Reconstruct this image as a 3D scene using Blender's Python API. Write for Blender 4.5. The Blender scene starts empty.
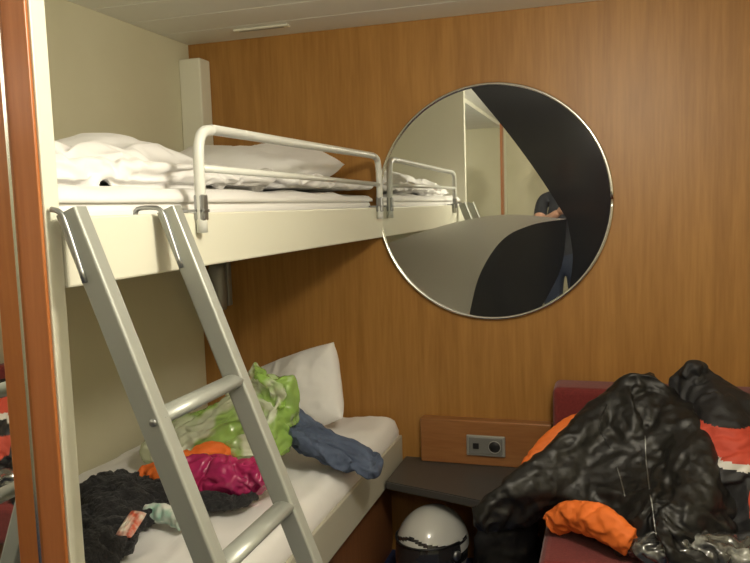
import bpy, bmesh, math, random, time
from mathutils import Vector, Matrix, noise, Euler
from mathutils.bvhtree import BVHTree
random.seed(7)
S = bpy.context.scene
S.view_settings.view_transform = 'Standard'
COL = S.collection

# ------------------------------------------------------------------ helpers
def nt(mat):
    mat.use_nodes = True
    return mat.node_tree, mat.node_tree.nodes['Principled BSDF']

def M(name, col, rough=.5, metal=0, spec=.5, bump=None, var=None, trans=0, alpha=1, sheen=0, coat=0, stretch=(1,1,1), emit=None):
    m = bpy.data.materials.new(name)
    t, b = nt(m)
    b.inputs['Base Color'].default_value = (*col, 1)
    b.inputs['Roughness'].default_value = rough
    b.inputs['Metallic'].default_value = metal
    b.inputs['Specular IOR Level'].default_value = spec
    b.inputs['Transmission Weight'].default_value = trans
    b.inputs['Alpha'].default_value = alpha
    b.inputs['Sheen Weight'].default_value = sheen
    b.inputs['Coat Weight'].default_value = coat
    if emit:
        b.inputs['Emission Color'].default_value = (*emit[0], 1)
        b.inputs['Emission Strength'].default_value = emit[1]
    if bump or var:
        tc = t.nodes.new('ShaderNodeTexCoord')
        mp = t.nodes.new('ShaderNodeMapping')
        mp.inputs['Scale'].default_value = stretch
        t.links.new(tc.outputs['Object'], mp.inputs['Vector'])
    if bump:
        n = t.nodes.new('ShaderNodeTexNoise')
        n.inputs['Scale'].default_value = bump[0]
        n.inputs['Detail'].default_value = 6
        bp = t.nodes.new('ShaderNodeBump')
        bp.inputs['Strength'].default_value = bump[1]
        bp.inputs['Distance'].default_value = bump[2]
        t.links.new(mp.outputs['Vector'], n.inputs['Vector'])
        t.links.new(n.outputs['Fac'], bp.inputs['Height'])
        t.links.new(bp.outputs['Normal'], b.inputs['Normal'])
    if var:
        n = t.nodes.new('ShaderNodeTexNoise')
        n.inputs['Scale'].default_value = var[0]
        n.inputs['Detail'].default_value = 5 if len(var) < 5 else var[4]
        r = t.nodes.new('ShaderNodeValToRGB')
        w_ = var[2] if len(var) > 2 else .15
        c_ = var[3] if len(var) > 3 else .5
        r.color_ramp.elements[0].position = c_-w_
        r.color_ramp.elements[1].position = c_+w_
        r.color_ramp.elements[0].color = (*col, 1)
        r.color_ramp.elements[1].color = (*var[1], 1)
        t.links.new(mp.outputs['Vector'], n.inputs['Vector'])
        t.links.new(n.outputs['Fac'], r.inputs['Fac'])
        t.links.new(r.outputs['Color'], b.inputs['Base Color'])
    return m

def empty(name, loc=(0,0,0)):
    e = bpy.data.objects.new(name, None)
    e.location = loc
    e.empty_display_size = .05
    COL.objects.link(e)
    return e

def par(o, p):
    if p:
        o.parent = p
        o.matrix_parent_inverse = Matrix.Translation(p.location).inverted()
    return o

def link(name, me, mats=None, parent=None, smooth=True):
    o = bpy.data.objects.new(name, me)
    COL.objects.link(o)
    if mats:
        for m in (mats if isinstance(mats, (list, tuple)) else [mats]):
            me.materials.append(m)
    if smooth:
        for p in me.polygons: p.use_smooth = True
    return par(o, parent)

def bake(o):
    dg = bpy.context.evaluated_depsgraph_get(); dg.update()
    me = bpy.data.meshes.new_from_object(o.evaluated_get(dg))
    o.modifiers.clear()
    o.data = me
    return o

def box(name, lo, hi, mat, parent=None, bev=0.0, seg=2):
    bm = bmesh.new()
    bmesh.ops.create_cube(bm, size=1)
    lo, hi = Vector(lo), Vector(hi)
    for v in bm.verts:
        v.co = Vector([(lo[i]+hi[i])/2 + v.co[i]*(hi[i]-lo[i]) for i in range(3)])
    if bev:
        bmesh.ops.bevel(bm, geom=bm.edges[:], offset=bev, segments=seg, profile=.5, affect='EDGES')
    me = bpy.data.meshes.new(name)
    bm.to_mesh(me); bm.free()
    return link(name, me, mat, parent, smooth=False)

def loft_into(bm, secs, n=20):
    rings = []
    for c, W, T in secs:
        c, W, T = Vector(c), Vector(W), Vector(T)
        rings.append([bm.verts.new(c + math.cos(2*math.pi*i/n)*W + math.sin(2*math.pi*i/n)*T) for i in range(n)])
    for a, b in zip(rings, rings[1:]):
        for i in range(n):
            bm.faces.new((a[i], a[(i+1)%n], b[(i+1)%n], b[i]))
    bm.faces.new(rings[0][::-1]); bm.faces.new(rings[-1])

def spline(pts, k=6):
    out = []
    P = [pts[0]] + list(pts) + [pts[-1]]
    for i in range(1, len(P)-2):
        for j in range(k):
            t = j/k
            out.append(tuple(.5*((2*b)+(c-a)*t+(2*a-5*b+4*c-d)*t*t+(3*b-a-3*c+d)*t**3)
                       for a, b, c, d in zip(P[i-1], P[i], P[i+1], P[i+2])))
    out.append(tuple(pts[-1]))
    return out

def tube_secs(pts, flat=1.0, flatdir=(0,1,0)):
    secs = []
    P = [Vector(p[:3]) for p in pts]
    ref = Vector(flatdir)
    for i, p in enumerate(pts):
        d = (P[min(i+1, len(P)-1)] - P[max(i-1, 0)])
        if d.length < 1e-7: d = Vector((0,0,1))
        d.normalize()
        s = d.cross(ref)
        if s.length < .05: s = d.cross(Vector((1,0.3,0)))
        s.normalize()
        q = s.cross(d).normalized()
        secs.append((P[i], s*p[3], q*p[3]*flat))
    return secs

def tube(name, pts, mat, parent=None, n=14, flat=1.0, flatdir=(0,1,0), k=0):
    if k: pts = spline(pts, k)
    bm = bmesh.new()
    loft_into(bm, tube_secs(pts, flat, flatdir), n)
    bmesh.ops.recalc_face_normals(bm, faces=bm.faces[:])
    me = bpy.data.meshes.new(name)
    bm.to_mesh(me); bm.free()
    return link(name, me, mat, parent)

def poly(name, pts, y, mat, parent):
    bm = bmesh.new()
    vs = [bm.verts.new((p[0], y, p[1])) for p in pts]
    f = bm.faces.new(vs); f.normal_update()
    if f.normal.y > 0: f.normal_flip()
    me = bpy.data.meshes.new(name)
    bm.to_mesh(me); bm.free()
    return link(name, me, mat, parent, smooth=False)

def ridged(p, oct=3, lac=2.1, gain=.5):
    s, a, f = 0, 1, 1
    for i in range(oct):
        s += a*(1-2*abs(noise.noise(p*f + Vector((i*7.3, i*3.1, i*5.7)))*1.6))
        a *= gain; f *= lac
    return s

def crumple(o, amp, freq, stretch=(1,1,1), seed=0, oct=3, gain=.5, warp=.0, lo=None):
    me = o.data
    nrm = [v.normal.copy() for v in me.vertices]
    off = Vector((seed*11.3, seed*4.7, seed*8.9))
    for v, n in zip(me.vertices, nrm):
        p = Vector((v.co.x*stretch[0], v.co.y*stretch[1], v.co.z*stretch[2]))*freq + off
        if warp: p += noise.noise_vector(p*.5)*warp
        v.co += n*amp*(ridged(p, oct, gain=gain)-.35)
        if lo is not None and v.co.z < lo: v.co.z = lo
    me.update()

def blob(name, shapes, voxel, mats, parent=None, smooth=6):
    bm = bmesh.new()
    for s in shapes:
        if s[0] == 'e':
            r = bmesh.ops.create_icosphere(bm, subdivisions=3, radius=1)
            mt = Matrix.Translation(s[1]) @ Euler(s[3] if len(s) > 3 else (0,0,0)).to_matrix().to_4x4() @ Matrix.Diagonal((*s[2], 1))
            bmesh.ops.transform(bm, matrix=mt, verts=r['verts'])
        elif s[0] == 'l':
            loft_into(bm, s[1])
        elif s[0] == 't':
            loft_into(bm, tube_secs(spline(s[1], 5), s[2] if len(s) > 2 else 1.0, s[3] if len(s) > 3 else (0,1,0)))
    bmesh.ops.recalc_face_normals(bm, faces=bm.faces[:])
    me = bpy.data.meshes.new(name)
    bm.to_mesh(me); bm.free()
    o = link(name, me, None, parent)
    md = o.modifiers.new('r', 'REMESH'); md.mode = 'VOXEL'; md.voxel_size = voxel
    if smooth:
        ms = o.modifiers.new('s', 'SMOOTH'); ms.iterations = smooth; ms.factor = .5
    bake(o)
    o.data.materials.clear()
    for m in (mats if isinstance(mats, (list, tuple)) else [mats]): o.data.materials.append(m)
    for p in o.data.polygons: p.use_smooth = True
    return o

def collider(o):
    o.modifiers.new('col', 'COLLISION')
    o.collision.thickness_outer = .004; o.collision.cloth_friction = 20; o.collision.use_culling = False

def sim(o, frames, inset=.025, grow=.2, bend=.3, grav=.4, tens=15, sub=1):
    """let a garment / cloth settle over its own soft core so it wrinkles and sags like real fabric"""
    mats = list(o.data.materials)
    me = o.data.copy(); c = bpy.data.objects.new('core', me); COL.objects.link(c)
    nr = [v.normal.copy() for v in me.vertices]
    for v, n in zip(me.vertices, nr): v.co -= n*inset
    collider(c)
    m = o.modifiers.new('cl', 'CLOTH'); s = m.settings
    s.quality = 5; s.mass = .3; s.tension_stiffness = tens; s.compression_stiffness = tens; s.shear_stiffness = tens*.4; s.bending_stiffness = bend
    s.air_damping = 3; s.shrink_min = -grow; s.shrink_max = -grow
    s.effector_weights.gravity = grav
    cs = m.collision_settings; cs.use_collision = True; cs.distance_min = .003; cs.collision_quality = 2
    cs.use_self_collision = True; cs.self_distance_min = .004; cs.self_friction = 5
    m.point_cache.frame_start = 1; m.point_cache.frame_end = frames+2
    for f in range(1, frames+1): S.frame_set(f)
    bake(o); S.frame_set(1)
    bpy.data.objects.remove(c)
    o.data.materials.clear()
    for m_ in mats: o.data.materials.append(m_)
    for p in o.data.polygons: p.use_smooth = True
    if sub:
        ss = o.modifiers.new('ss', 'SUBSURF'); ss.levels = 1; ss.render_levels = 1
        bake(o)
        for p in o.data.polygons: p.use_smooth = True

def setmat(o, fn):
    for p in o.data.polygons:
        p.material_index = fn(p.center)

def slab(name, x0, x1, y0, y1, z0, top, mat, parent=None, nx=50, ny=100, r=.03):
    bm = bmesh.new()
    g = []
    for j in range(ny+1):
        row = []
        for i in range(nx+1):
            x = x0+(x1-x0)*i/nx; y = y0+(y1-y0)*j/ny
            d = min(x-x0, x1-x, y-y0, y1-y)
            zt = top(x, y)
            e = 1 if d >= r else math.sqrt(max(0, 1-(1-d/r)**2))
            row.append(bm.verts.new((x, y, z0+(zt-z0)*(.35+.65*e))))
        g.append(row)
    for j in range(ny):
        for i in range(nx):
            bm.faces.new((g[j][i], g[j][i+1], g[j+1][i+1], g[j+1][i]))
    ring = [g[0][i] for i in range(nx+1)]+[g[j][nx] for j in range(1, ny+1)]+[g[ny][i] for i in range(nx-1, -1, -1)]+[g[j][0] for j in range(ny-1, 0, -1)]
    low = [bm.verts.new((v.co.x, v.co.y, z0)) for v in ring]
    n = len(ring)
    for i in range(n):
        bm.faces.new((ring[i], low[i], low[(i+1)%n], ring[(i+1)%n]))
    bm.faces.new(low)
    bmesh.ops.recalc_face_normals(bm, faces=bm.faces[:])
    me = bpy.data.meshes.new(name); bm.to_mesh(me); bm.free()
    return link(name, me, mat, parent)

def pillow(name, loc, size, rot, mat, seed=0, wr=.012, rnd=2.6):
    bm = bmesh.new()
    N = 44
    sx, sy, sz = size
    sides = []
    for sg in (1, -1):
        g = []
        for j in range(N+1):
            row = []
            for i in range(N+1):
                u = -1+2*i/N; v = -1+2*j/N
                th = (max(0, 1-abs(u)**rnd)**.55)*(max(0, 1-abs(v)**rnd)**.55)
                pin = 1-.07*(1-v*v)*abs(u)**2 - .10*(u*v)**2
                pin2 = 1-.07*(1-u*u)*abs(v)**2 - .10*(u*v)**2
                x = u*sx*pin; y = v*sy*pin2
                nz = noise.noise(Vector((u*1.7, v*1.7, seed*3.3)))*.25
                rd = ridged(Vector((u*1.6+seed, v*.9, seed*1.7)), 3)*wr*th
                row.append((x, y, sg*(sz*th*(1+nz)+rd)))
            g.append(row)
        sides.append(g)
    V = {}
    def gv(s, j, i):
        key = (0 if (i in (0, N) or j in (0, N)) else s, j, i)
        if key not in V: V[key] = bm.verts.new(sides[s][j][i])
        return V[key]
    for s in (0, 1):
        for j in range(N):
            for i in range(N):
                q = [gv(s, j, i), gv(s, j, i+1), gv(s, j+1, i+1), gv(s, j+1, i)]
                if s: q.reverse()
                bm.faces.new(q)
    me = bpy.data.meshes.new(name); bm.to_mesh(me); bm.free()
    me.transform(Matrix.Translation(loc) @ Euler(rot).to_matrix().to_4x4())
    return link(name, me, mat)

def stick(o, pts, lift=.002):
    bv = BVHTree.FromPolygons([v.co for v in o.data.vertices], [p.vertices[:] for p in o.data.polygons])
    out = []
    for p in pts:
        h = bv.ray_cast(Vector((p[0], 1.2, p[1])), Vector((0, 1, 0)))
        if h[0] is not None: out.append(h[0]+h[1]*lift)
    return out

# ------------------------------------------------------------------ materials
def wood(name, c1, c2, sc=(14,14,.8), rough=.38):
    m = bpy.data.materials.new(name); t, b = nt(m)
    tc = t.nodes.new('ShaderNodeTexCoord'); mp = t.nodes.new('ShaderNodeMapping')
    mp.inputs['Scale'].default_value = sc
    n = t.nodes.new('ShaderNodeTexNoise'); n.inputs['Scale'].default_value = 2.2; n.inputs['Detail'].default_value = 8; n.inputs['Distortion'].default_value = .5
    n2 = t.nodes.new('ShaderNodeTexNoise'); n2.inputs['Scale'].default_value = 11; n2.inputs['Detail'].default_value = 6
    mx = t.nodes.new('ShaderNodeMix'); mx.data_type = 'FLOAT'; mx.inputs[0].default_value = .4
    r = t.nodes.new('ShaderNodeValToRGB')
    r.color_ramp.elements[0].position = .38; r.color_ramp.elements[1].position = .62
    r.color_ramp.elements[0].color = (*c1, 1); r.color_ramp.elements[1].color = (*c2, 1)
    L = t.links.new
    L(tc.outputs['Object'], mp.inputs['Vector']); L(mp.outputs['Vector'], n.inputs['Vector']); L(mp.outputs['Vector'], n2.inputs['Vector'])
    L(n.outputs['Fac'], mx.inputs[2]); L(n2.outputs['Fac'], mx.inputs[3]); L(mx.outputs[0], r.inputs['Fac']); L(r.outputs['Color'], b.inputs['Base Color'])
    b.inputs['Roughness'].default_value = rough
    return m

m_wood = wood('wood_veneer', (.30,.138,.028), (.395,.195,.046), sc=(9,9,.6), rough=.44)
m_wood2 = wood('wood_trim', (.40,.125,.03), (.48,.165,.045))
m_wood3 = wood('wood_box', (.25,.10,.030), (.31,.135,.045), sc=(1.2,14,14))
m_wood_d = wood('wood_dark', (.16,.06,.025), (.22,.09,.035), rough=.4)
m_cream = M('cream_panel', (.62,.59,.42), .5, var=(2.2, (.67,.64,.47)), bump=(60,.06,.002))
m_ceil = M('ceiling_white', (.80,.80,.74), .5)
m_white = M('cream_lacquer', (.76,.75,.62), .35)
m_carpet = M('blue_carpet', (.02,.03,.09), .95, bump=(400,.6,.004), var=(90,(.03,.045,.13)))
m_alu = M('ladder_aluminium', (.37,.385,.35), .38, metal=.35)
m_rail = M('rail_enamel', (.68,.69,.64), .3)
m_chrome = M('chrome', (.75,.75,.72), .2, metal=1)
m_steel = M('steel_clip', (.35,.36,.36), .35, metal=.9)
m_mirror = M('mirror_glass', (.86,.88,.86), .015, metal=1)
m_smoke = M('smoked_glass', (.016,.017,.020), .10, spec=.45)
m_frost = M('frosted_mirror', (.64,.65,.64), .20, metal=.94)
m_sheet = M('white_linen', (.84,.83,.82), .85, bump=(35,.12,.003), sheen=.2)
m_red = M('red_upholstery', (.14,.012,.010), .85, bump=(250,.5,.002), var=(120,(.18,.017,.015)), sheen=.2)
m_leather = M('black_leather', (.010,.0095,.009), .45, spec=.45, bump=(45,.4,.004))
m_textile = M('black_textile', (.012,.012,.014), .6, bump=(220,.4,.002))
m_orange = M('orange_fabric', (.80,.17,.022), .7, bump=(60,.3,.004))
m_jred = M('red_panel', (.50,.06,.03), .7, bump=(150,.4,.002))
m_jwhite = M('grey_reflective', (.62,.60,.56), .5)
m_green = M('green_plastic', (.42,.70,.14), .15, var=(9,(.86,.92,.70),.04,.53,1), trans=.3, alpha=.72)
m_pink = M('magenta_plastic', (.50,.03,.13), .2, var=(14,(.36,.02,.11)), alpha=.92)
m_denim = M('denim', (.055,.075,.13), .8, bump=(180,.5,.002), var=(14,(.09,.12,.19)))
m_lace = M('black_knit', (.008,.008,.010), .8, bump=(120,1,.008), sheen=.1)
m_black = M('black_plastic', (.012,.012,.013), .4)
m_dgrey = M('table_laminate', (.06,.057,.053), .35)
m_grey = M('grey_metal', (.35,.35,.33), .4, metal=.4)
m_bedgrey = M('bed_frame_cream', (.46,.44,.36), .45)
m_skin = M('skin', (.50,.27,.18), .5)
m_tee = M('dark_tshirt', (.03,.032,.04), .85)
m_jeans = M('dark_jeans', (.03,.04,.07), .85)
m_hair = M('brown_hair', (.045,.028,.018), .7, bump=(80,.6,.01))

# ------------------------------------------------------------------ camera
R = Vector((.9541,.2981,-.0319)); B = Vector((.2995,-.9490,.0977))
B.normalize(); R = (R-B*R.dot(B)).normalized(); U = B.cross(R)
cam = bpy.data.cameras.new('camera'); cam.lens = 748/750*36; cam.sensor_width = 36; cam.clip_start = .02
co = bpy.data.objects.new('camera', cam); COL.objects.link(co)
mw = Matrix((R, U, B)).transposed().to_4x4(); mw.translation = Vector((0,0,1.4))
co.matrix_world = mw
S.camera = co

# ------------------------------------------------------------------ soft things first (settled while nothing else is in the scene)
def phys_box(lo, hi):
    o = box('tmp', lo, hi, m_red); collider(o); return o
tmp = [phys_box((-.19,2.60,.2),(.9,2.745,.765)), phys_box((-.19,1.98,.2),(.9,2.60,.425)), phys_box((-1.7,.96,.3),(-.785,2.74,.600)), phys_box((-1.7,.96,1.2),(-.86,2.74,1.460))]

def sec(cx,cy,cz,w,t,tilt=0): return ((cx,cy,cz),(w,0,tilt*w),(0,t*.72,-t*.69))
jk = empty('leather_jacket', (0,2.3,.6))
j1 = blob('body', [
    ('l', [sec(.11,2.50,.835,.05,.02,-.1), sec(.105,2.47,.805,.11,.035,-.15), sec(.09,2.43,.75,.165,.045,.1), sec(.075,2.37,.68,.18,.05), sec(.085,2.29,.61,.18,.055), sec(.11,2.21,.55,.17,.055), sec(.13,2.14,.50,.15,.045), sec(.13,2.11,.48,.13,.03)]),
    ('t', [(.01,2.43,.76,.058),(-.06,2.36,.69,.068),(-.13,2.29,.63,.070),(-.20,2.23,.59,.064),(-.255,2.18,.565,.056),(-.295,2.15,.55,.050)], .85),
    ('t', [(.19,2.41,.765,.062),(.225,2.28,.69,.072),(.235,2.17,.61,.070),(.19,2.08,.545,.066),(.12,2.05,.505,.056)], .85),
    ('t', [(.03,2.44,.81,.022),(.05,2.38,.78,.026),(.075,2.34,.73,.022),(.085,2.31,.69,.012)], .8),
    ('t', [(.175,2.42,.81,.022),(.165,2.37,.78,.026),(.14,2.33,.73,.022),(.115,2.31,.69,.012)], .8),
    ('t', [(.03,2.45,.81,.022),(.06,2.43,.85,.026),(.12,2.43,.855,.028),(.175,2.43,.81,.024)], .8),
    ], .0120, [m_leather], jk, smooth=2)
sim(j1, 24, inset=.020, grow=.27, bend=.12, grav=.30)
crumple(j1, .0045, 7, (1.3,.7,.9), 5, 2, warp=1.3, lo=.43)
crumple(j1, .0012, 24, (1,.8,1.2), 2, 2, warp=.8, lo=.43)

tj = empty('motorcycle_jacket', (.4,2.4,.7))
j2 = blob('body', [
    ('l', [sec(.26,2.52,.87,.035,.02,.3), sec(.28,2.50,.845,.10,.035,-.2), sec(.33,2.46,.78,.16,.05,-.1), sec(.38,2.40,.69,.20,.06), sec(.43,2.33,.60,.22,.07), sec(.47,2.26,.51,.24,.05)]),
    ('t', [(.29,2.44,.81,.06),(.305,2.36,.755,.078),(.32,2.29,.685,.085),(.37,2.23,.60,.078),(.42,2.17,.54,.07),(.46,2.14,.51,.055)], .85),
    ('t', [(.21,2.49,.85,.022),(.24,2.46,.895,.024),(.29,2.48,.88,.024)], .8),
    ('t', [(.50,2.40,.75,.06),(.60,2.34,.66,.07),(.66,2.28,.55,.065),(.62,2.2,.50,.055)], .85),
    ('e', (.36,2.26,.50), (.17,.11,.06)),
    ], .0125, [m_textile, m_jred, m_jwhite], tj, smooth=3)
sim(j2, 24, inset=.024, grow=.26, bend=.2, grav=.35)
def jm(c):
    if c.y > 2.46: return 0
    a = c.z + .10*(c.x-.32)
    if c.x < .245 + .25*max(0, .72-c.z): return 0
    if .672 < a < .748: return 1
    if .652 < a <= .672: return 2
    if c.x > .36 and .50 < a <= .61: return 1
    return 0
setmat(j2, jm)

ov = blob('orange_vest', [
    ('t', [(.0,2.54,.67,.035),(-.08,2.51,.665,.042),(-.15,2.47,.63,.045),(-.215,2.41,.57,.042),(-.245,2.36,.50,.035)], .6),
    ('t', [(-.15,2.17,.475,.035),(-.09,2.12,.51,.042),(-.02,2.07,.515,.044),(.05,2.03,.49,.036)], .7),
    ], .009, m_orange, smooth=4)
sim(ov, 14, inset=.008, grow=.3, bend=.08, grav=.1)

gb = empty('green_plastic_bag', (-1.1,2.05,.7))
g1 = blob('bag', [('l', [((-1.13,2.02,.64),(.15,0,0),(0,.10,0)),((-1.13,2.03,.68),(.175,0,.0),(0,.115,0)),((-1.12,2.06,.74),(.16,0,.03),(0,.10,0)),((-1.08,2.08,.80),(.12,0,.02),(0,.07,0)),((-1.05,2.09,.86),(.085,0,0),(0,.04,0))]),
      ('e', (-1.24,2.02,.69), (.08,.07,.06)), ('e', (-1.02,2.05,.70), (.07,.07,.06)),
      ('t', [(-1.07,2.08,.84,.02),(-1.05,2.05,.90,.018),(-1.0,2.03,.88,.018),(-.96,2.03,.80,.02)],.6)], .0095, [m_green], gb, smooth=1)
sim(g1, 20, inset=.030, grow=.5, bend=.015, grav=.3)
crumple(g1, .004, 15, seed=3, oct=2, warp=1.0, lo=.603)
m_con = M('white_box_contents', (.70,.68,.60), .6)
blob('contents', [('e', (-1.14,2.04,.66), (.11,.07,.045), (0,.2,.3)), ('e', (-1.06,2.06,.70), (.06,.045,.05))], .008, m_con, gb)

pk = blob('magenta_bag', [('e', (-1.03,1.80,.645), (.105,.062,.032)), ('e', (-.96,1.82,.65), (.06,.05,.036)), ('e', (-1.09,1.78,.65), (.05,.05,.03))], .0075, m_pink, smooth=1)
sim(pk, 18, inset=.018, grow=.5, bend=.015, grav=.3)
crumple(pk, .002, 20, seed=4, warp=1, lo=.603)
oc = blob('orange_shirt', [('e', (-1.19,1.86,.65), (.12,.08,.045)), ('e', (-1.12,1.92,.67), (.06,.05,.045)), ('e', (-1.27,1.85,.65), (.05,.05,.03))], .0085, m_orange, smooth=2)
sim(oc, 18, inset=.018, grow=.35, bend=.05, grav=.3)
dn = empty('denim_bag', (-.85,2.1,.65))
d1 = blob('pouch', [('l', [((-1.00,2.17,.73),(.0,.02,.03),(0,.0,.02)),((-.97,2.16,.725),(.0,.055,.02),(-.02,.0,.035)),((-.92,2.14,.69),(.0,.075,.02),(-.02,.0,.042)),((-.85,2.13,.66),(0,.08,0),(0,0,.040)),((-.78,2.13,.645),(0,.075,0),(0,0,.034)),((-.72,2.13,.635),(0,.055,0),(0,0,.024)),((-.70,2.13,.63),(0,.03,0),(0,0,.012))]),
       ('t', [(-.99,2.10,.725,.02),(-.92,2.05,.715,.022),(-.84,2.04,.68,.022),(-.77,2.06,.65,.02)], .6)], .0075, m_denim, dn, smooth=2)
sim(d1, 18, inset=.014, grow=.4, bend=.05, grav=.35)
bd = blob('black_lace_dress', [('e', (-1.25,1.72,.63), (.16,.08,.028)), ('e', (-1.08,1.72,.63), (.13,.045,.024)), ('e', (-1.22,1.56,.63), (.11,.14,.028)), ('e', (-1.18,1.42,.63), (.11,.14,.026)), ('e', (-1.32,1.68,.65), (.07,.08,.035))], .011, m_lace, smooth=3)
sim(bd, 18, inset=.014, grow=.4, bend=.04, grav=.3)
crumple(bd, .007, 30, seed=9, warp=1, lo=.603)
duv = blob('duvet', [
    ('l', [((-1.25,1.05,1.48),(.30,0,0),(0,0,.015)),((-1.25,1.08,1.485),(.33,0,0),(0,0,.025)),((-1.25,1.25,1.485),(.34,0,.0),(0,0,.03)),
           ((-1.24,1.5,1.485),(.34,0,0),(0,0,.03)),((-1.24,1.8,1.48),(.33,0,0),(0,0,.025)),((-1.23,2.0,1.475),(.31,0,0),(0,0,.016))]),
    ('l', [((-1.32,1.05,1.515),(.22,0,0),(0,0,.02)),((-1.32,1.08,1.53),(.25,0,0),(0,0,.038)),((-1.30,1.25,1.535),(.26,0,.0),(0,0,.042)),
           ((-1.30,1.5,1.52),(.25,0,0),(0,0,.035)),((-1.3,1.75,1.51),(.23,0,0),(0,0,.02))]),
    ('t', [(-.98,1.10,1.485,.02),(-.95,1.3,1.49,.028),(-.96,1.55,1.488,.024),(-.94,1.85,1.482,.02)], .8),
    ], .0140, m_sheet, smooth=2)
sim(duv, 22, inset=.016, grow=.31, bend=.07, grav=.38)
fold = blob('folded_blanket', [('l', [((-1.2,2.03,1.478),(.28,0,0),(0,0,.012)),((-1.16,2.08,1.482),(.28,0,0),(0,0,.018)),((-1.12,2.2,1.482),(.25,0,0),(0,0,.018)),((-1.10,2.45,1.48),(.20,0,0),(0,0,.016)),((-1.09,2.65,1.476),(.19,0,0),(0,0,.012))])], .012, m_sheet, smooth=3)
sim(fold, 16, inset=.007, grow=.3, bend=.1, grav=.3)
m_cover_glints = M('cover_painted_glints', (.05,.05,.048), .08, spec=.9, coat=1, var=(9,(.34,.35,.32),.05,.56))  # dark glossy plastic; pale streaks in its colour are painted highlights
hb = blob('travel_bag', [('e', (.17,2.06,.475), (.11,.065,.045)), ('e', (.26,2.06,.475), (.12,.065,.045)), ('e', (.36,2.07,.465), (.08,.06,.035))], .008, m_cover_glints, smooth=2)
sim(hb, 16, inset=.016, grow=.45, bend=.02, grav=.3)
for o in tmp: bpy.data.objects.remove(o)

# ------------------------------------------------------------------ room shell
LX, RX, BY, NY, FZ, CZ = -1.63, .87, 2.75, -1.35, .04, 2.08
box('floor', (LX-.1, NY-.1, -.06), (RX+.1, BY+.1, FZ), m_carpet)
box('wall_back', (LX-.1, BY, FZ), (RX+.1, BY+.1, CZ+.1), m_wood)
box('wall_left', (LX-.1, NY, FZ), (LX, BY, CZ+.1), m_cream)
box('wall_right', (RX, NY, FZ), (RX+.1, BY, CZ+.1), m_cream)
box('wall_front', (LX-.1, NY-.1, FZ), (RX+.1, NY, CZ+.1), m_cream)
ce = empty('ceiling', (0, 0, CZ))
y = BY
i = 0
while y > NY:
    y2 = max(NY, y-.20)
    box('plank_%d' % i, (LX, y2+.006, CZ), (RX, y, CZ+.02), m_ceil, ce, bev=.003)
    y = y2; i += 1
box('ceiling_backing', (LX-.1, NY-.1, CZ+.021), (RX+.1, BY+.1, CZ+.06), M('ceil_gap', (.3,.3,.26), .7), ce)
d = empty('door_1', (.3, NY, 1))
box('leaf', (-.15, NY, FZ), (.65, NY+.03, 1.98), m_wood_d, d, bev=.004)
box('frame_l', (-.20, NY, FZ), (-.15, NY+.045, 2.03), m_grey, d)
box('frame_r', (.65, NY, FZ), (.70, NY+.045, 2.03), m_grey, d)
box('frame_t', (-.20, NY, 1.98), (.70, NY+.045, 2.03), m_grey, d)
tube('handle', [(-.05,NY+.03,1.05,.01),(-.05,NY+.08,1.05,.01),(.06,NY+.085,1.05,.009)], m_chrome, d)

CXF = -.882
c = empty('mirrored_wardrobe', (-1.2, 0, 1))
box('carcass', (LX, NY, FZ), (CXF, .950, CZ), m_white, c)
box('mirror_panel', (CXF, -.95, .10), (CXF+.005, .938, 2.05), m_mirror, c)
box('mirror_edge', (CXF, .938, FZ), (CXF+.008, .9495, CZ), m_chrome, c)
box('partition', (LX, .9505, FZ), (-.828, .984, CZ), m_white, c, bev=.002)
box('wood_strip', (CXF+.002, .943, FZ), (-.831, .950, CZ), m_wood2, c, bev=.002)
box('wood_strip_far', (CXF, -1.08, FZ), (CXF+.012, -.95, CZ), m_wood2, c, bev=.003)

box('trim_1', (LX, 2.67, 1.34), (-1.535, 2.75, 2.01), m_white, bev=.006)

# ------------------------------------------------------------------ upper bunk
b1 = empty('bunk_bed', (-1.2, 1.85, 1.3))
box('front_board', (-.852, .988, 1.288), (-.826, 2.748, 1.402), m_white, b1, bev=.004)
box('base_panel', (-1.625, .988, 1.292), (-.853, 2.745, 1.33), m_white, b1)
box('mattress', (-1.60, .992, 1.33), (-.865, 2.73, 1.43), m_sheet, b1, bev=.02, seg=4)
def top1(x, y):
    return 1.452 + .005*ridged(Vector((x*5, y*2.2, 2)), 3)
slab('sheet', -1.60, -.86, .992, 2.73, 1.425, top1, m_sheet, b1, 60, 120, .04)

g = empty('guard_rail', (-.84, 2.1, 1.4))
x2 = -.814
pts = spline([(x2,1.39,1.36,.0115),(x2,1.39,1.50,.0115),(x2,1.395,1.545,.0115),(x2,1.415,1.57,.0115),(x2,1.455,1.578,.0115)], 4)
pts += [(x2,yy,1.578+.009*(yy-1.48),.0115) for yy in (1.8,2.1,2.4,2.55)]
pts += spline([(x2,2.60,1.588,.0115),(x2,2.65,1.578,.0115),(x2,2.665,1.545,.0115),(x2,2.67,1.50,.0115),(x2,2.67,1.36,.0115)], 4)
tube('hoop', pts, m_rail, g)
tube('lower_bar', [(x2,1.39,1.494,.008),(x2,2.0,1.492,.008),(x2,2.67,1.486,.008)], m_rail, g)
for yy in (1.39, 2.67):
    box('clamp', (-.8255, yy-.011, 1.385), (-.802, yy+.011, 1.44), m_steel, g, bev=.004)
    box('clamp_lip', (-.855, yy-.011, 1.403), (-.80, yy+.011, 1.409), m_steel, g, bev=.001)
p1 = pillow('pillow', (-1.25,2.45,1.56), (.345,.235,.07), (math.radians(6),math.radians(3),math.radians(2)), m_sheet, 1, .010)

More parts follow.
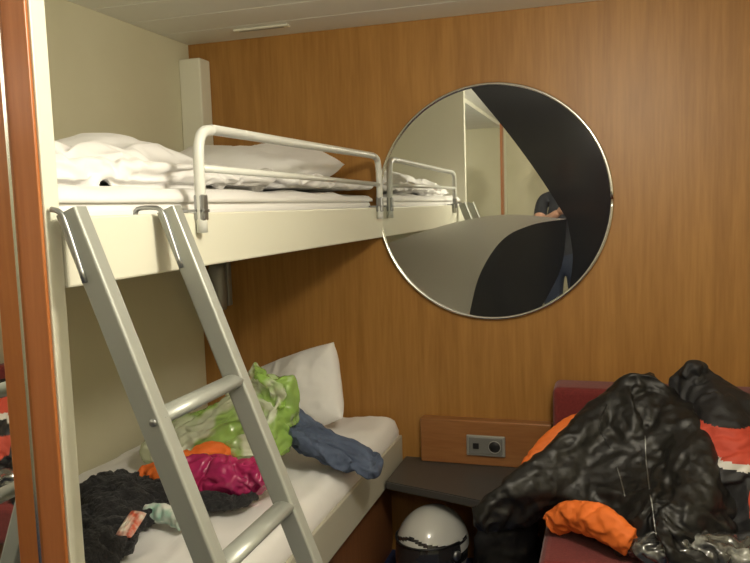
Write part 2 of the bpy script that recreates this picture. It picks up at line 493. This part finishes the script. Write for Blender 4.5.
# ------------------------------------------------------------------ lower bunk
b2 = empty('bunk_bed.001', (-1.2, 1.85, .4))
box('side_board', (-.80, .99, .385), (-.775, 2.745, .515), m_bedgrey, b2, bev=.004)
box('base', (-1.625, .99, FZ), (-.83, 2.745, .40), m_wood_d, b2)
box('drawer_front', (-.83, 1.05, .09), (-.812, 1.85, .36), m_wood_d, b2, bev=.004)
box('drawer_front.001', (-.83, 1.87, .09), (-.812, 2.70, .36), m_wood_d, b2, bev=.004)
box('mattress', (-1.62, .990, .40), (-.80, 2.74, .56), m_sheet, b2, bev=.03, seg=4)
def top2(x, y):
    return .588 + .009*ridged(Vector((x*4, y*2.5, 9)), 3) + .010*noise.noise(Vector((x*3, y*2.5, 14)))
slab('sheet', -1.62, -.785, .990, 2.735, .50, top2, m_sheet, b2, 70, 140, .05)
p2 = pillow('pillow.001', (-1.145,2.58,.705), (.22,.165,.085), (math.radians(66),math.radians(-20),math.radians(-8)), m_sheet, 4, .008, rnd=2.2)

rl = empty('reading_lamp', (-1.5, 2.7, 1.1))
box('bracket', (-1.555, 2.72, 1.02), (-1.485, 2.75, 1.20), m_grey, rl, bev=.006)
tube('shade', [(-1.52,2.69,1.01,.032),(-1.52,2.69,1.03,.036),(-1.52,2.69,1.17,.036),(-1.52,2.69,1.19,.028)], m_grey, rl, n=24)

# ------------------------------------------------------------------ ladder
la = empty('bunk_ladder', (-.7, 1.12, .8))
sl = .386
YA, YB = .976, 1.248
def lx(z): return -.800 + (1.41-z)*sl
for yy in (YA, YB):
    A = Vector((lx(1.41), yy, 1.41)); Bm = Vector((lx(.06), yy, .06))
    dr = (Bm-A).normalized()
    nrm = Vector((dr.z, 0, -dr.x))
    bm = bmesh.new()
    hw, ht, rr = .0155, .020, .005
    prof = []
    for cx, cy, a0 in ((1,1,0),(-1,1,90),(-1,-1,180),(1,-1,270)):
        for k in range(5):
            a = math.radians(a0+k*22.5)
            prof.append((cx*(hw-rr)+rr*math.cos(a), cy*(ht-rr)+rr*math.sin(a)))
    rings = [[bm.verts.new(P+Vector((0,1,0))*p[0]+nrm*p[1]) for p in prof] for P in (A, Bm)]
    n = len(prof)
    for k in range(n): bm.faces.new((rings[0][k], rings[0][(k+1)%n], rings[1][(k+1)%n], rings[1][k]))
    bm.faces.new(rings[0]); bm.faces.new(rings[1])
    bmesh.ops.recalc_face_normals(bm, faces=bm.faces[:])
    me = bpy.data.meshes.new('stile'); bm.to_mesh(me); bm.free()
    link('stile', me, m_alu, la, smooth=False)
    hp = [(lx(1.30)-.012,yy-.018,1.30,.0045),(lx(1.38)-.007,yy-.018,1.385,.0045),(-.806,yy-.018,1.408,.0045),(-.822,yy-.018,1.414,.0045)]
    if yy > 1.1: hp += [(-.857,yy-.018,1.412,.0045),(-.862,yy-.018,1.395,.0045)]
    tube('hook', spline(hp,4), m_steel, la)
    box('foot', (lx(.05)-.028, yy-.022, FZ), (lx(.05)+.028, yy+.022, .07), m_black, la, bev=.005)
for z in (1.085, .848, .608, .368, .128):
    o = tube('rung', [(lx(z),YA,z,.021),(lx(z),YB,z,.021)], m_alu, la, n=20, flat=.62, flatdir=(.0,0,1))
for z in (1.085,.848):
    tube('screw', [(lx(z)+.010,YA-.015,z,.006),(lx(z)+.010,YA-.019,z,.006)], m_steel, la)

# ------------------------------------------------------------------ round wall mirror
MX, MZ, MR = -.416, 1.405, .424
mc = empty('round_wall_mirror', (MX, 2.74, MZ))
def cir(a0, a1, n=40, r=MR-.004):
    return [(MX+r*math.cos(math.radians(a0+(a1-a0)*i/n)), MZ+r*math.sin(math.radians(a0+(a1-a0)*i/n))) for i in range(n+1)]
def rel(l): return [(MX+a*.977+.012, MZ+b*.977) for a, b in l]
def ang(p): return math.degrees(math.atan2(p[1], p[0]+.012))
bm = bmesh.new()
loft_into(bm, [((MX,2.749,MZ),(MR,0,0),(0,0,MR)),((MX,2.738,MZ),(MR,0,0),(0,0,MR))], 96)
bmesh.ops.recalc_face_normals(bm, faces=bm.faces[:])
me = bpy.data.meshes.new('glass'); bm.to_mesh(me); bm.free()
link('glass', me, m_mirror, mc, smooth=False)
n = 96
tube('rim', [(MX+MR*math.cos(2*math.pi*i/n), 2.738, MZ+MR*math.sin(2*math.pi*i/n), .0065) for i in range(n+1)], m_chrome, mc, n=10)
apex = (.265,-.067)
c1 = spline([(-.076,.425),(.06,.25),(.17,.09),apex], 8)
c2 = spline([apex,(.285,-.20),(.270,-.333)], 6)
poly('smoked_crescent', rel(c1[1:]+c2[1:-1]) + cir(ang((.270,-.333)), ang((-.076,.425)), 60), 2.7372, m_smoke, mc)
c3 = spline([(-.10,-.43),(-.056,-.27),(.03,-.14),(.14,-.085),apex], 8)
c4 = spline([apex,(.245,-.24),(.172,-.39)], 6)
poly('smoked_leaf', rel(c3[1:]+c4[1:-1]) + cir(ang((.172,-.39)), ang((-.10,-.43)), 20), 2.7372, m_smoke, mc)
c5 = spline([apex,(.05,-.045),(-.15,-.07),(-.405,-.14)], 8)
poly('frosted_leaf', rel(c5[:-1]) + cir(ang((-.405,-.14))+360, ang((-.10,-.43))+360, 30) + rel(c3[1:-1]), 2.7374, m_frost, mc)

# ------------------------------------------------------------------ bedside table + socket
bt = empty('bedside_table', (-.48, 2.6, .4))
bm = bmesh.new()
outl = [(-.765,2.748),(-.765,2.47)] + [(-.70,2.45),(-.55,2.41),(-.42,2.37),(-.30,2.335)] + [(-.235,2.335),(-.215,2.36),(-.21,2.748)]
vs = [bm.verts.new((a,b_,.40)) for a,b_ in outl]
f = bm.faces.new(vs)
r = bmesh.ops.extrude_face_region(bm, geom=[f])
for v in r['geom']:
    if isinstance(v, bmesh.types.BMVert): v.co.z = .43
bmesh.ops.recalc_face_normals(bm, faces=bm.faces[:])
bmesh.ops.bevel(bm, geom=[e for e in bm.edges], offset=.004, segments=2, affect='EDGES')
me = bpy.data.meshes.new('top'); bm.to_mesh(me); bm.free()
link('top', me, m_dgrey, bt, smooth=False)
box('wood_backing', (-.69, 2.70, .431), (-.20, 2.748, .60), m_wood3, bt, bev=.004)
box('bracket', (-.62, 2.5, .37), (-.60, 2.748, .399), m_grey, bt)
box('bracket.001', (-.33, 2.5, .37), (-.31, 2.748, .399), m_grey, bt)
so = empty('power_socket', (-.44, 2.69, .51))
box('plate', (-.512, 2.689, .470), (-.368, 2.6995, .548), m_grey, so, bev=.004)
m_gp = M('socket_insert', (.16,.16,.15), .4)
box('insert', (-.502, 2.6855, .478), (-.378, 2.69, .540), m_gp, so, bev=.002)
tube('socket_well', [(-.406,2.683,.509,.021),(-.406,2.6855,.509,.023)], m_black, so, n=28, flatdir=(1,0,0))
tube('socket_ring', [(-.406+.022*math.cos(a*math.pi/12),2.684,.509+.022*math.sin(a*math.pi/12),.002) for a in range(25)], m_grey, so, n=6)
box('shaver_slot', (-.486, 2.683, .498), (-.464, 2.686, .520), m_black, so, bev=.001)

# ------------------------------------------------------------------ sofa
sf = empty('sofa', (.35, 2.4, .4))
box('back_cushion', (-.19, 2.60, .30), (.86, 2.745, .762), m_red, sf, bev=.022, seg=4)
box('seat_cushion', (-.19, 1.98, .27), (.86, 2.60, .425), m_red, sf, bev=.028, seg=4)
box('base', (-.17, 2.05, FZ), (.85, 2.72, .27), m_wood_d, sf, bev=.004)

for k, line in enumerate([[(.10,.70),(.10,.65),(.105,.60),(.115,.53)], [(.02,.62),(.04,.57)], [(-.01,.77),(-.03,.71),(.0,.66)]]):
    pp = stick(j1, spline(line, 10), .001)
    if len(pp) > 2: tube('zip_%d' % k, [(*p, .0018) for p in pp], m_steel if k < 2 else m_leather, jk, n=6)

# ------------------------------------------------------------------ helmet
he = empty('motorcycle_helmet', (-.60,2.42,.18))
hc = Vector((-.595,2.46,.22))
bm = bmesh.new()
bmesh.ops.create_uvsphere(bm, u_segments=120, v_segments=90, radius=1)
for v in bm.verts:
    q = v.co.copy()
    X, Y, Z = q.x*.120, q.y*.148, q.z*.136
    if Z < 0:
        Z *= 1.2
        if Y < 0: Y *= 1.0+.22*min(1, -q.z*1.6); X *= 1-.05*min(1, -q.z)
        Z = max(Z, -.160)
    v.co = Vector((X, Y, Z))
me = bpy.data.meshes.new('shell')
bm.to_mesh(me); bm.free()
yaw = math.radians(-20)
Rh = Euler((0,0,yaw)).to_matrix()
me.transform(Matrix.Translation(hc) @ Rh.to_4x4())
m_hw = M('helmet_white', (.50,.50,.47), .2, coat=.6); m_hb = M('helmet_black', (.02,.02,.022), .12, coat=.5)
sh = link('shell', me, [m_hw, m_hb], he)
iR = Rh.inverted()
def hm(c):
    q = iR @ (c-hc)
    if q.y < -.01 and -.045 < q.z < .042: return 1
    if q.z < -.12: return 1
    if q.z > .03 and .062 < q.z + .3*abs(q.x) < .074 and q.y < .05: return 1
    if q.y > -.01 and abs(q.z+.02) < .02: return 1
    return 0
setmat(sh, hm)
tube('visor_rim', [(*(hc + Rh @ Vector((.117*math.sin(a), -.145*math.cos(a), .042))), .004) for a in [math.radians(k) for k in range(-85, 86, 10)]], m_black, he, n=6)
tube('visor_pivot', [(*(hc + Rh @ Vector((.113,-.03,.0))), .018),(*(hc + Rh @ Vector((.123,-.032,.0))), .016)], m_steel, he)
bp = blob('backpack', [('l', [((-.34,2.50,.06),(.11,0,0),(0,.10,0)),((-.34,2.50,.20),(.115,0,0),(0,.11,0)),((-.34,2.52,.32),(.10,0,0),(0,.08,0)),((-.34,2.53,.35),(.06,0,0),(0,.05,0))]),
      ('e', (-.34,2.42,.16), (.08,.05,.08))], .01, m_textile)
crumple(bp, .008, 8, seed=4, lo=.042)

m_pack = M('packet_print', (.75,.72,.62), .4, var=(40,(.55,.10,.05)))
sp = pillow('snack_packet', (-1.10,1.475,.662), (.022,.045,.010), (math.radians(20),math.radians(8),math.radians(8)), m_pack, 3, .002)
m_sock = M('teal_white_stripe', (.30,.55,.45), .8, var=(25,(.8,.8,.75)))
sk = blob('sock', [('t', [(-1.15,1.60,.635,.02),(-1.10,1.60,.637,.024),(-1.05,1.59,.632,.022),(-1.02,1.57,.628,.016)], .8)], .004, m_sock)
crumple(sk, .004, 22, seed=2, lo=.605)

v = empty('ceiling_vent', (-1.2, 2.6, 2.07))
box('grille', (-1.34, 2.585, 2.072), (-1.12, 2.615, 2.0795), m_white, v, bev=.002)
box('slot', (-1.32, 2.595, 2.0705), (-1.14, 2.605, 2.0718), m_grey, v)

# ------------------------------------------------------------------ photographer (seen only in the mirror)
ph = empty('photographer', (-.32,-.5,1))
px, py = -.33, -.52
J = {
 'pel':(px,py,.97,.150,.105,None), 'wst':(px,py,1.10,.135,.10,'pel'), 'chs':(px,py+.005,1.29,.165,.115,'wst'), 'shb':(px,py,1.43,.11,.085,'chs'),
 'nk':(px,py+.01,1.52,.052,.055,'shb'), 'hd0':(px,py+.02,1.58,.05,.055,'nk'),
 'ls':(px-.17,py,1.42,.062,.062,'shb'), 'le':(px-.19,py+.16,1.22,.045,.045,'ls'), 'lw':(px-.02,py+.33,1.33,.028,.028,'le'),
 'rs':(px+.17,py,1.42,.062,.062,'shb'), 're':(px+.26,py+.14,1.20,.045,.045,'rs'), 'rw':(px+.22,py+.34,1.35,.028,.028,'re'),
 'lh':(px-.09,py,.90,.095,.10,'pel'), 'lk':(px-.10,py+.01,.51,.062,.065,'lh'), 'la':(px-.11,py-.02,.13,.042,.045,'lk'), 'lt':(px-.12,py+.13,.075,.04,.03,'la'),
 'rh':(px+.09,py,.90,.095,.10,'pel'), 'rk':(px+.10,py+.01,.51,.062,.065,'rh'), 'ra':(px+.11,py-.02,.13,.042,.045,'rk'), 'rt':(px+.12,py+.13,.075,.04,.03,'ra')}
names = list(J)
me = bpy.data.meshes.new('body')
me.from_pydata([J[k][:3] for k in names], [(names.index(J[k][5]), i) for i, k in enumerate(names) if J[k][5]], [])
bo = link('body', me, None, ph, smooth=False)
sm = bo.modifiers.new('skin', 'SKIN')
for i, k in enumerate(names):
    bo.data.skin_vertices[0].data[i].radius = J[k][3:5]
    bo.data.skin_vertices[0].data[i].use_root = (i == 0)
ss = bo.modifiers.new('ss', 'SUBSURF'); ss.levels = 2
bake(bo)
bo.data.materials.clear()
for m_ in (m_tee, m_jeans, m_skin, m_black): bo.data.materials.append(m_)
def segd(p, a, b):
    a, b = Vector(a), Vector(b); t = max(0, min(1, (p-a).dot(b-a)/(b-a).length_squared)); return (p-(a+(b-a)*t)).length, t
def bmfn(c):
    for s_, e_, w_ in (('ls','le','lw'),('rs','re','rw')):
        d2, _ = segd(c, J[e_][:3], J[w_][:3]); d1, t1 = segd(c, J[s_][:3], J[e_][:3])
        if d2 < .06 or (d1 < .065 and t1 > .6): return 2
    if c.z > 1.50: return 2
    if c.z < .16: return 3
    return 1 if c.z < 1.0 else 0
setmat(bo, bmfn)
for p in bo.data.polygons: p.use_smooth = True
bm = bmesh.new(); bmesh.ops.create_uvsphere(bm, u_segments=40, v_segments=32, radius=1)
for v_ in bm.verts:
    q = v_.co.copy()
    X, Y, Z = q.x*.076, q.y*.096, q.z*.118
    if q.z < -.1: X *= 1+.28*(q.z+.1); Y *= 1+.12*(q.z+.1)
    if q.y > .7:
        Y += .022*math.exp(-((q.x/.14)**2+((q.z+.12)/.17)**2))
        Y -= .010*(math.exp(-(((abs(q.x)-.36)/.16)**2+((q.z-.08)/.12)**2)))
        Y += .007*math.exp(-((q.x/.3)**2+((q.z+.48)/.09)**2))
        Y += .006*math.exp(-((q.x/.3)**2+((q.z+.80)/.12)**2))
    v_.co = Vector((px+X, py+.03+Y, 1.665+Z))
me = bpy.data.meshes.new('head'); bm.to_mesh(me); bm.free()
hd = link('head', me, [m_skin, m_hair], ph)
setmat(hd, lambda c: 1 if (c.z > 1.72 or (c.y < py+.03 and c.z > 1.60)) else 0)
m_eye = M('eye', (.7,.7,.68), .2)
for sx_ in (-1, 1):
    blob('ear', [('e', (px+sx_*.077,py+.025,1.66), (.010,.018,.032))], .004, m_skin, ph)
    blob('eye', [('e', (px+sx_*.029,py+.108,1.675), (.012,.008,.008))], .003, m_eye, ph)
for nm, w_, dx in (('hand_l', J['lw'], 1), ('hand_r', J['rw'], -1)):
    W = Vector(w_[:3]); palm = W + Vector((dx*.03,.045,.015))
    sh_ = [('t', [(*W,.026),(*(W+Vector((dx*.015,.025,.01))),.030),(*palm,.034)], .6)]
    for k in range(4):
        b0 = palm + Vector((dx*.015,.01,.026-.018*k)); L_ = (.040,.045,.042,.034)[k]
        sh_.append(('t', [(*b0,.0095),(*(b0+Vector((dx*L_*.6,L_*.5,0))),.009),(*(b0+Vector((dx*L_*1.3,L_*.3,-.003))),.0085),(*(b0+Vector((dx*L_*1.5,-.005,-.004))),.0075)]))
    sh_.append(('t', [(*(palm+Vector((0,-.01,.02))),.012),(*(palm+Vector((dx*.02,-.02,.045))),.011),(*(palm+Vector((dx*.04,-.012,.06))),.009)]))
    blob(nm, sh_, .0035, m_skin, ph, smooth=2)

# ------------------------------------------------------------------ lights
def ceil_light(name, x, y, power, colr=(1,.91,.75)):
    e = empty(name, (x, y, CZ-.02))
    bm = bmesh.new(); loft_into(bm, [((x,y,CZ-.001),(.13,0,0),(0,.13,0)),((x,y,CZ-.02),(.13,0,0),(0,.13,0))], 40)
    bmesh.ops.recalc_face_normals(bm, faces=bm.faces[:])
    me = bpy.data.meshes.new('base'); bm.to_mesh(me); bm.free(); link('base', me, m_white, e, smooth=False)
    bm = bmesh.new(); loft_into(bm, [((x,y,CZ-.021-.05*math.sin(a)),(.115*math.cos(a)+.003,0,0),(0,.115*math.cos(a)+.003,0)) for a in [k*math.pi/16 for k in range(9)]], 40)
    bmesh.ops.recalc_face_normals(bm, faces=bm.faces[:])
    me = bpy.data.meshes.new('diffuser'); bm.to_mesh(me); bm.free(); link('diffuser', me, M(name+'_diffuser', (.9,.9,.85), .5, emit=(colr, 4)), e)
    l = bpy.data.lights.new('lamp', 'POINT'); l.shadow_soft_size = .09; l.energy = power; l.color = colr
    o = bpy.data.objects.new('lamp', l); COL.objects.link(o); o.location = (x, y, CZ-.20)
    par(o, e)
ceil_light('ceiling_light', .08, 1.0, 39)
ceil_light('ceiling_light.001', .35, -.6, 10)
w = bpy.data.worlds.new('world'); S.world = w; w.use_nodes = True
w.node_tree.nodes['Background'].inputs[0].default_value = (.9,.85,.7,1)
w.node_tree.nodes['Background'].inputs[1].default_value = .05
